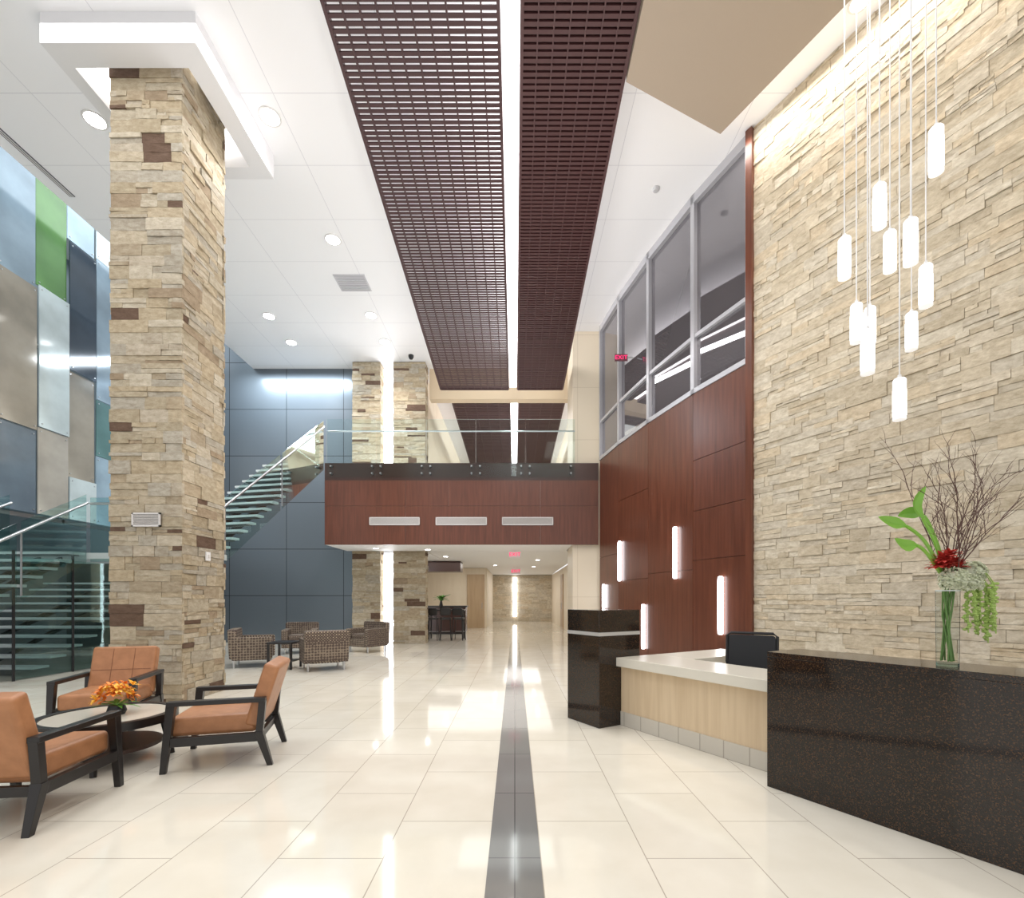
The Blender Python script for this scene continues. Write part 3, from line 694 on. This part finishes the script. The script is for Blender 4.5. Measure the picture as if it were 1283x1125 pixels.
def bez(ps,n):
    P_=[Vector(p) for p in ps]; out=[]
    for k in range(n+1):
        t=k/n*(len(P_)-1); i=min(int(t),len(P_)-2); f=t-i
        p0=P_[max(i-1,0)];p1=P_[i];p2=P_[i+1];p3=P_[min(i+2,len(P_)-1)]
        out.append(.5*((2*p1)+(p2-p0)*f+(2*p0-5*p1+4*p2-p3)*f*f+(3*p1-p0-3*p2+p3)*f**3))
    return out
for ps in ([(-.03,0,.6),(-.08,0,.76),(-.15,0,.90),(-.20,-.02,.99),(-.15,-.02,1.09)],[(-.04,0,.58),(-.14,0,.76),(-.27,-.02,.85),(-.36,-.04,.87),(-.46,-.05,.90)],[(-.04,0,.56),(-.14,-.02,.68),(-.22,-.04,.73),(-.30,-.06,.73),(-.37,-.06,.77)],[(-.02,0,.6),(-.06,.02,.78),(-.12,.03,.92),(-.20,.03,.94),(-.28,.03,.92)]):
    c=bez(ps,16); m=MB(); m.tube(c[:9],.010,8)
    leafblade(m,c[8:],[.010,.022,.031,.036,.036,.031,.023,.013,.002]); m.obj('calla_leaf',callag,va,smooth=True)
m=MB()
def branch(p,d,l,r,dep):
    pts=[p];q=p
    for i in range(6):
        d=(d+Vector((U(-.22,.22),U(-.2,.2),U(-.15,.12)))).normalized(); q=q+d*l/6; pts.append(q)
        if dep>0 and i>0 and random.random()<.8:
            branch(q,(d+Vector((U(-.8,.8),U(-.5,.5),U(-.2,.4)))).normalized(),l*U(.3,.5),r*.6,dep-1)
    m.tube(pts,[r*(1-.12*i) for i in range(7)],5)
for k in range(15):
    branch(Vector((U(-.03,.03),U(-.03,.03),.5)),Vector((U(-.2,.7),U(-.3,.3),1)),U(.54,.72),.0042,2)
m.obj('twigs',twig,va)

# ---------------- club chairs ----------------
def club(loc,rz,lab):
    c=thing('club_chair',lab,'chair',loc,rz,'patterned club chairs')
    MB().sell((0,.02,.26),(.62,.70,.22),.15).obj('base',fab,c,smooth=True)
    MB().sell((0,.04,.42),(.56,.62,.16),.25).obj('seat_cushion',fab,c,smooth=True)
    MB().sell((0,-.33,.50),(.84,.18,.62),.12,RX(.06)).obj('backrest',fab,c,smooth=True)
    for s in(-1,1): MB().sell((s*.35,.02,.40),(.15,.76,.48),.12).obj('armrest',fab,c,smooth=True)
    for x in(-.34,.34):
        for y in(-.32,.32): MB().tube([(x,y,0),(x,y,.17)],[.018,.025],8).obj('leg',steel,c)
    return c
k1=club((-3.95,10.0,0),face(-.5,.85),'brown and cream patterned club chair beside black side table')
dup(k1,(-5.68,10.5,0),face(.85,.35),'brown and cream patterned club chair beside stone column')
dup(k1,(-4.05,13.3,0),face(-.5,-.9),'brown and cream patterned club chair by the stone pier')
dup(k1,(-5.75,13.0,0),face(.3,-1),'brown and cream patterned club chair near blue-grey wall')
sd=thing('side_table','small square black side table between club chairs','table',(-4.80,10.1,0))
MB().box((0,0,.54),(.52,.52,.035)).obj('tabletop',black,sd,bevel=.004)
MB().box((0,0,.16),(.44,.44,.025)).obj('shelf',black,sd)
for x in(-.23,.23):
    for y in(-.23,.23): MB().box((x,y,.26),(.04,.04,.52)).obj('leg',black,sd)

# ---------------- bar table & stools ----------------
bt=thing('bar_table','tall dark bar-height table under the footbridge','table',(-2.45,17.4,0))
MB().box((0,0,1.04),(1.3,.6,.05)).obj('tabletop',black,bt)
for x in(-.6,.6):
    for y in(-.25,.25): MB().box((x,y,.51),(.05,.05,1.02)).obj('leg',black,bt)
def stool(loc,rz):
    c=thing('bar_stool','black bar stool with low backrest at bar table','stool',loc,rz,'black bar stools')
    MB().sell((0,0,.76),(.40,.40,.07),.4).obj('seat',black,c,smooth=True)
    MB().sell((0,-.18,1.0),(.38,.05,.26),.4,RX(.1)).obj('backrest',black,c,smooth=True)
    for x in(-1,1):
        for y in(-1,1): MB().tube([(x*.19,y*.19,0),(x*.15,y*.15,.75)],.014,6).obj('leg',blackm,c)
        MB().tube([(x*.15,-.16,.75),(x*.15,-.19,.95)],.012,6).obj('back_post',blackm,c)
    MB().tube([(-.17,.17,.3),(.17,.17,.3)],.01,6).obj('footrest',steel,c)
    return c
s1=stool((-2.85,16.8,0),0); dup(s1,(-2.4,16.8,0),.1); dup(s1,(-1.95,16.85,0),-.15)
cb=thing('cabinet','black high counter cabinet against cream wall','cabinet',(-3.2,20.0,0))
MB().bb(-1.3,1.2,-.3,.35,.08,1.1).obj('body',cherryd,cb); MB().bb(-1.35,1.25,-.33,.36,1.1,1.16).obj('worktop',black,cb)
for x in(-.88,-.05,.78): MB().bb(x-.40,x+.40,-.325,-.3,.12,1.06).obj('door',cherryd,cb)
MB().bb(-1.25,1.15,-.2,.35,0,.08).obj('plinth',black,cb)
vp=thing('vase_with_plant','black vase with green fronds on bar table','plant',(-2.65,17.4,1.066))
MB().lathe((0,0,0),[(.001,0),(.05,0),(.07,.12),(.035,.3),(.045,.33),(.001,.33)],20).obj('vase',black,vp,smooth=True)
m=MB()
for k in range(26):
    a=U(0,6.28); petal(m,(0,0,.3),(math.cos(a),math.sin(a),U(.3,1.6)),U(.28,.42),.07,.5)
m.obj('leaves',grn,vp)
struct(MB().bb(-5.28,-2.2,19.6,20.4,2.55,2.97).obj('trim_3',cherryd),'dark wood bulkhead above bar counter')

# ---------------- exit signs ----------------
exr=emis('exit_red',(1,.02,.16),1.3); signw=mat('sign_housing',(.8,.76,.77),.4)
def exitsign(loc,rz,s,lab,side=False,hw=None):
    e=thing('exit_sign',lab,'sign',loc,rz)
    MB().box((0,0,.11*s),(.46*s,.04*s,.24*s)).obj('housing',hw or signw,e)
    if side: MB().tube([(.2*s,0,.11*s),(.2*s+.16,0,.11*s)],.015,6).obj('mount',steel,e)
    else: MB().tube([(0,0,.22*s),(0,0,.22*s+.03)],.01*s,6).obj('mount',steel,e)
    cu=bpy.data.curves.new('lettering','FONT'); cu.body='EXIT'; cu.size=.20*s; cu.align_x='CENTER'; cu.align_y='CENTER'; cu.extrude=.003; cu.space_character=1.12
    t_=bpy.data.objects.new('tmp',cu); scene.collection.objects.link(t_)
    dg=bpy.context.evaluated_depsgraph_get(); me=bpy.data.meshes.new_from_object(t_.evaluated_get(dg)); bpy.data.objects.remove(t_)
    me.materials.clear(); me.materials.append(exr)
    t_=bpy.data.objects.new('lettering',me); scene.collection.objects.link(t_); t_.parent=e
    t_.location=(0,-.024*s,.11*s); t_.rotation_euler=(math.pi/2,0,0)
exitsign((0,15.2,2.75),0,.8,'red-lettered exit sign hanging under the footbridge')
exitsign((.05,24,2.70),0,1.0,'red-lettered exit sign hanging in the far corridor')
r,n,a=wallray(793); D=r.y; z=EYE+(HZ-452)*D/F  # sign showing in the window glass, built as a solid sign with added bracket
exitsign((r.x-.28,r.y,z),0,.66,'red-lettered exit sign standing in for one seen in the upper window',True,mat('sign_housing_dark',(.10,.012,.03),.4))

# ---------------- lights ----------------
def area(name,loc,sx,sy,e,col=(1,1,1),rot=(0,0,0),spread=math.pi):
    l=bpy.data.lights.new(name,'AREA'); l.shape='RECTANGLE'; l.size=sx;l.size_y=sy;l.energy=e;l.color=col;l.spread=spread
    o=bpy.data.objects.new(name,l); scene.collection.objects.link(o); o.location=loc;o.rotation_euler=rot; return o
for x,y in DL:
    X,D=pz(x,y,CE); l=bpy.data.lights.new('downlight_lamp','SPOT'); l.energy=330;l.spot_size=2.3;l.spot_blend=.7;l.shadow_soft_size=.15;l.color=(1,.98,.96)
    o=bpy.data.objects.new('downlight_lamp',l);scene.collection.objects.link(o);o.location=(X,D,CE-.05)
area('ceiling_left',(-5.0,4,8.95),4.5,6,220,(1,.99,.98))
area('slot_lamp',(-.05,8,8.0),.25,13,215,(1,.98,.97))
wc=cor+wd*3.2+wn*.35
area('stone_wash',(wc.x,wc.y,8.95),7,.25,130,(1,.97,.92),(0,0,math.atan2(wd.y,wd.x)))
area('hall_lamp',(-1.2,19.5,2.9),5,7,120,(1,.96,.90))
area('corridor_lamp',(.4,27.5,2.9),2,5,50,(1,.96,.92))
area('upper_hall_lamp',(-.3,21,8.0),3.5,8,140,(1,.96,.92))
area('stairwell_lamp',(-10.5,10,10.9),3,9,320,(.90,.96,1))
area('blue_wash',(-7.2,15.3,8.95),3.0,.5,240,(.84,.93,1))
area('reception_wash',(2.2,4.6,8.4),1.5,2.5,105,(1,.96,.90))
area('bounce_fill_lobby',(-2.8,8.0,2.4),3.2,10,105,(1,1,1),(math.pi,0,0),2.6)  # added upward fill in place of floor bounce, brightens the ceiling; no such fixture
area('bounce_fill_reception',(1.4,8.0,2.4),1.6,5,65,(1,.99,.98),(math.pi,0,0),2.3)  # second added fill facing up on the reception side, not a fixture
area('canopy_gap_fill',(-1.25,9.5,8.72),1.9,10,24,(1,.98,.98),(math.pi,0,0))  # added lamp hidden above the slats, makes the ceiling bright through the gaps
w=bpy.data.worlds.new('world'); scene.world=w; w.use_nodes=True
w.node_tree.nodes['Background'].inputs[0].default_value=(1,.99,.98,1); w.node_tree.nodes['Background'].inputs[1].default_value=1.0

cam=bpy.data.cameras.new('camera'); co=bpy.data.objects.new('camera',cam); scene.collection.objects.link(co)
co.location=(0,0,EYE); co.rotation_euler=(math.pi/2,0,0); cam.sensor_fit='HORIZONTAL'; cam.sensor_width=36; cam.lens=36*F/1283
cam.shift_y=(HZ-562.5)/1283; cam.shift_x=-(CX-641.5)/1283; cam.clip_end=200
scene.camera=co
scene.view_settings.view_transform='Standard'
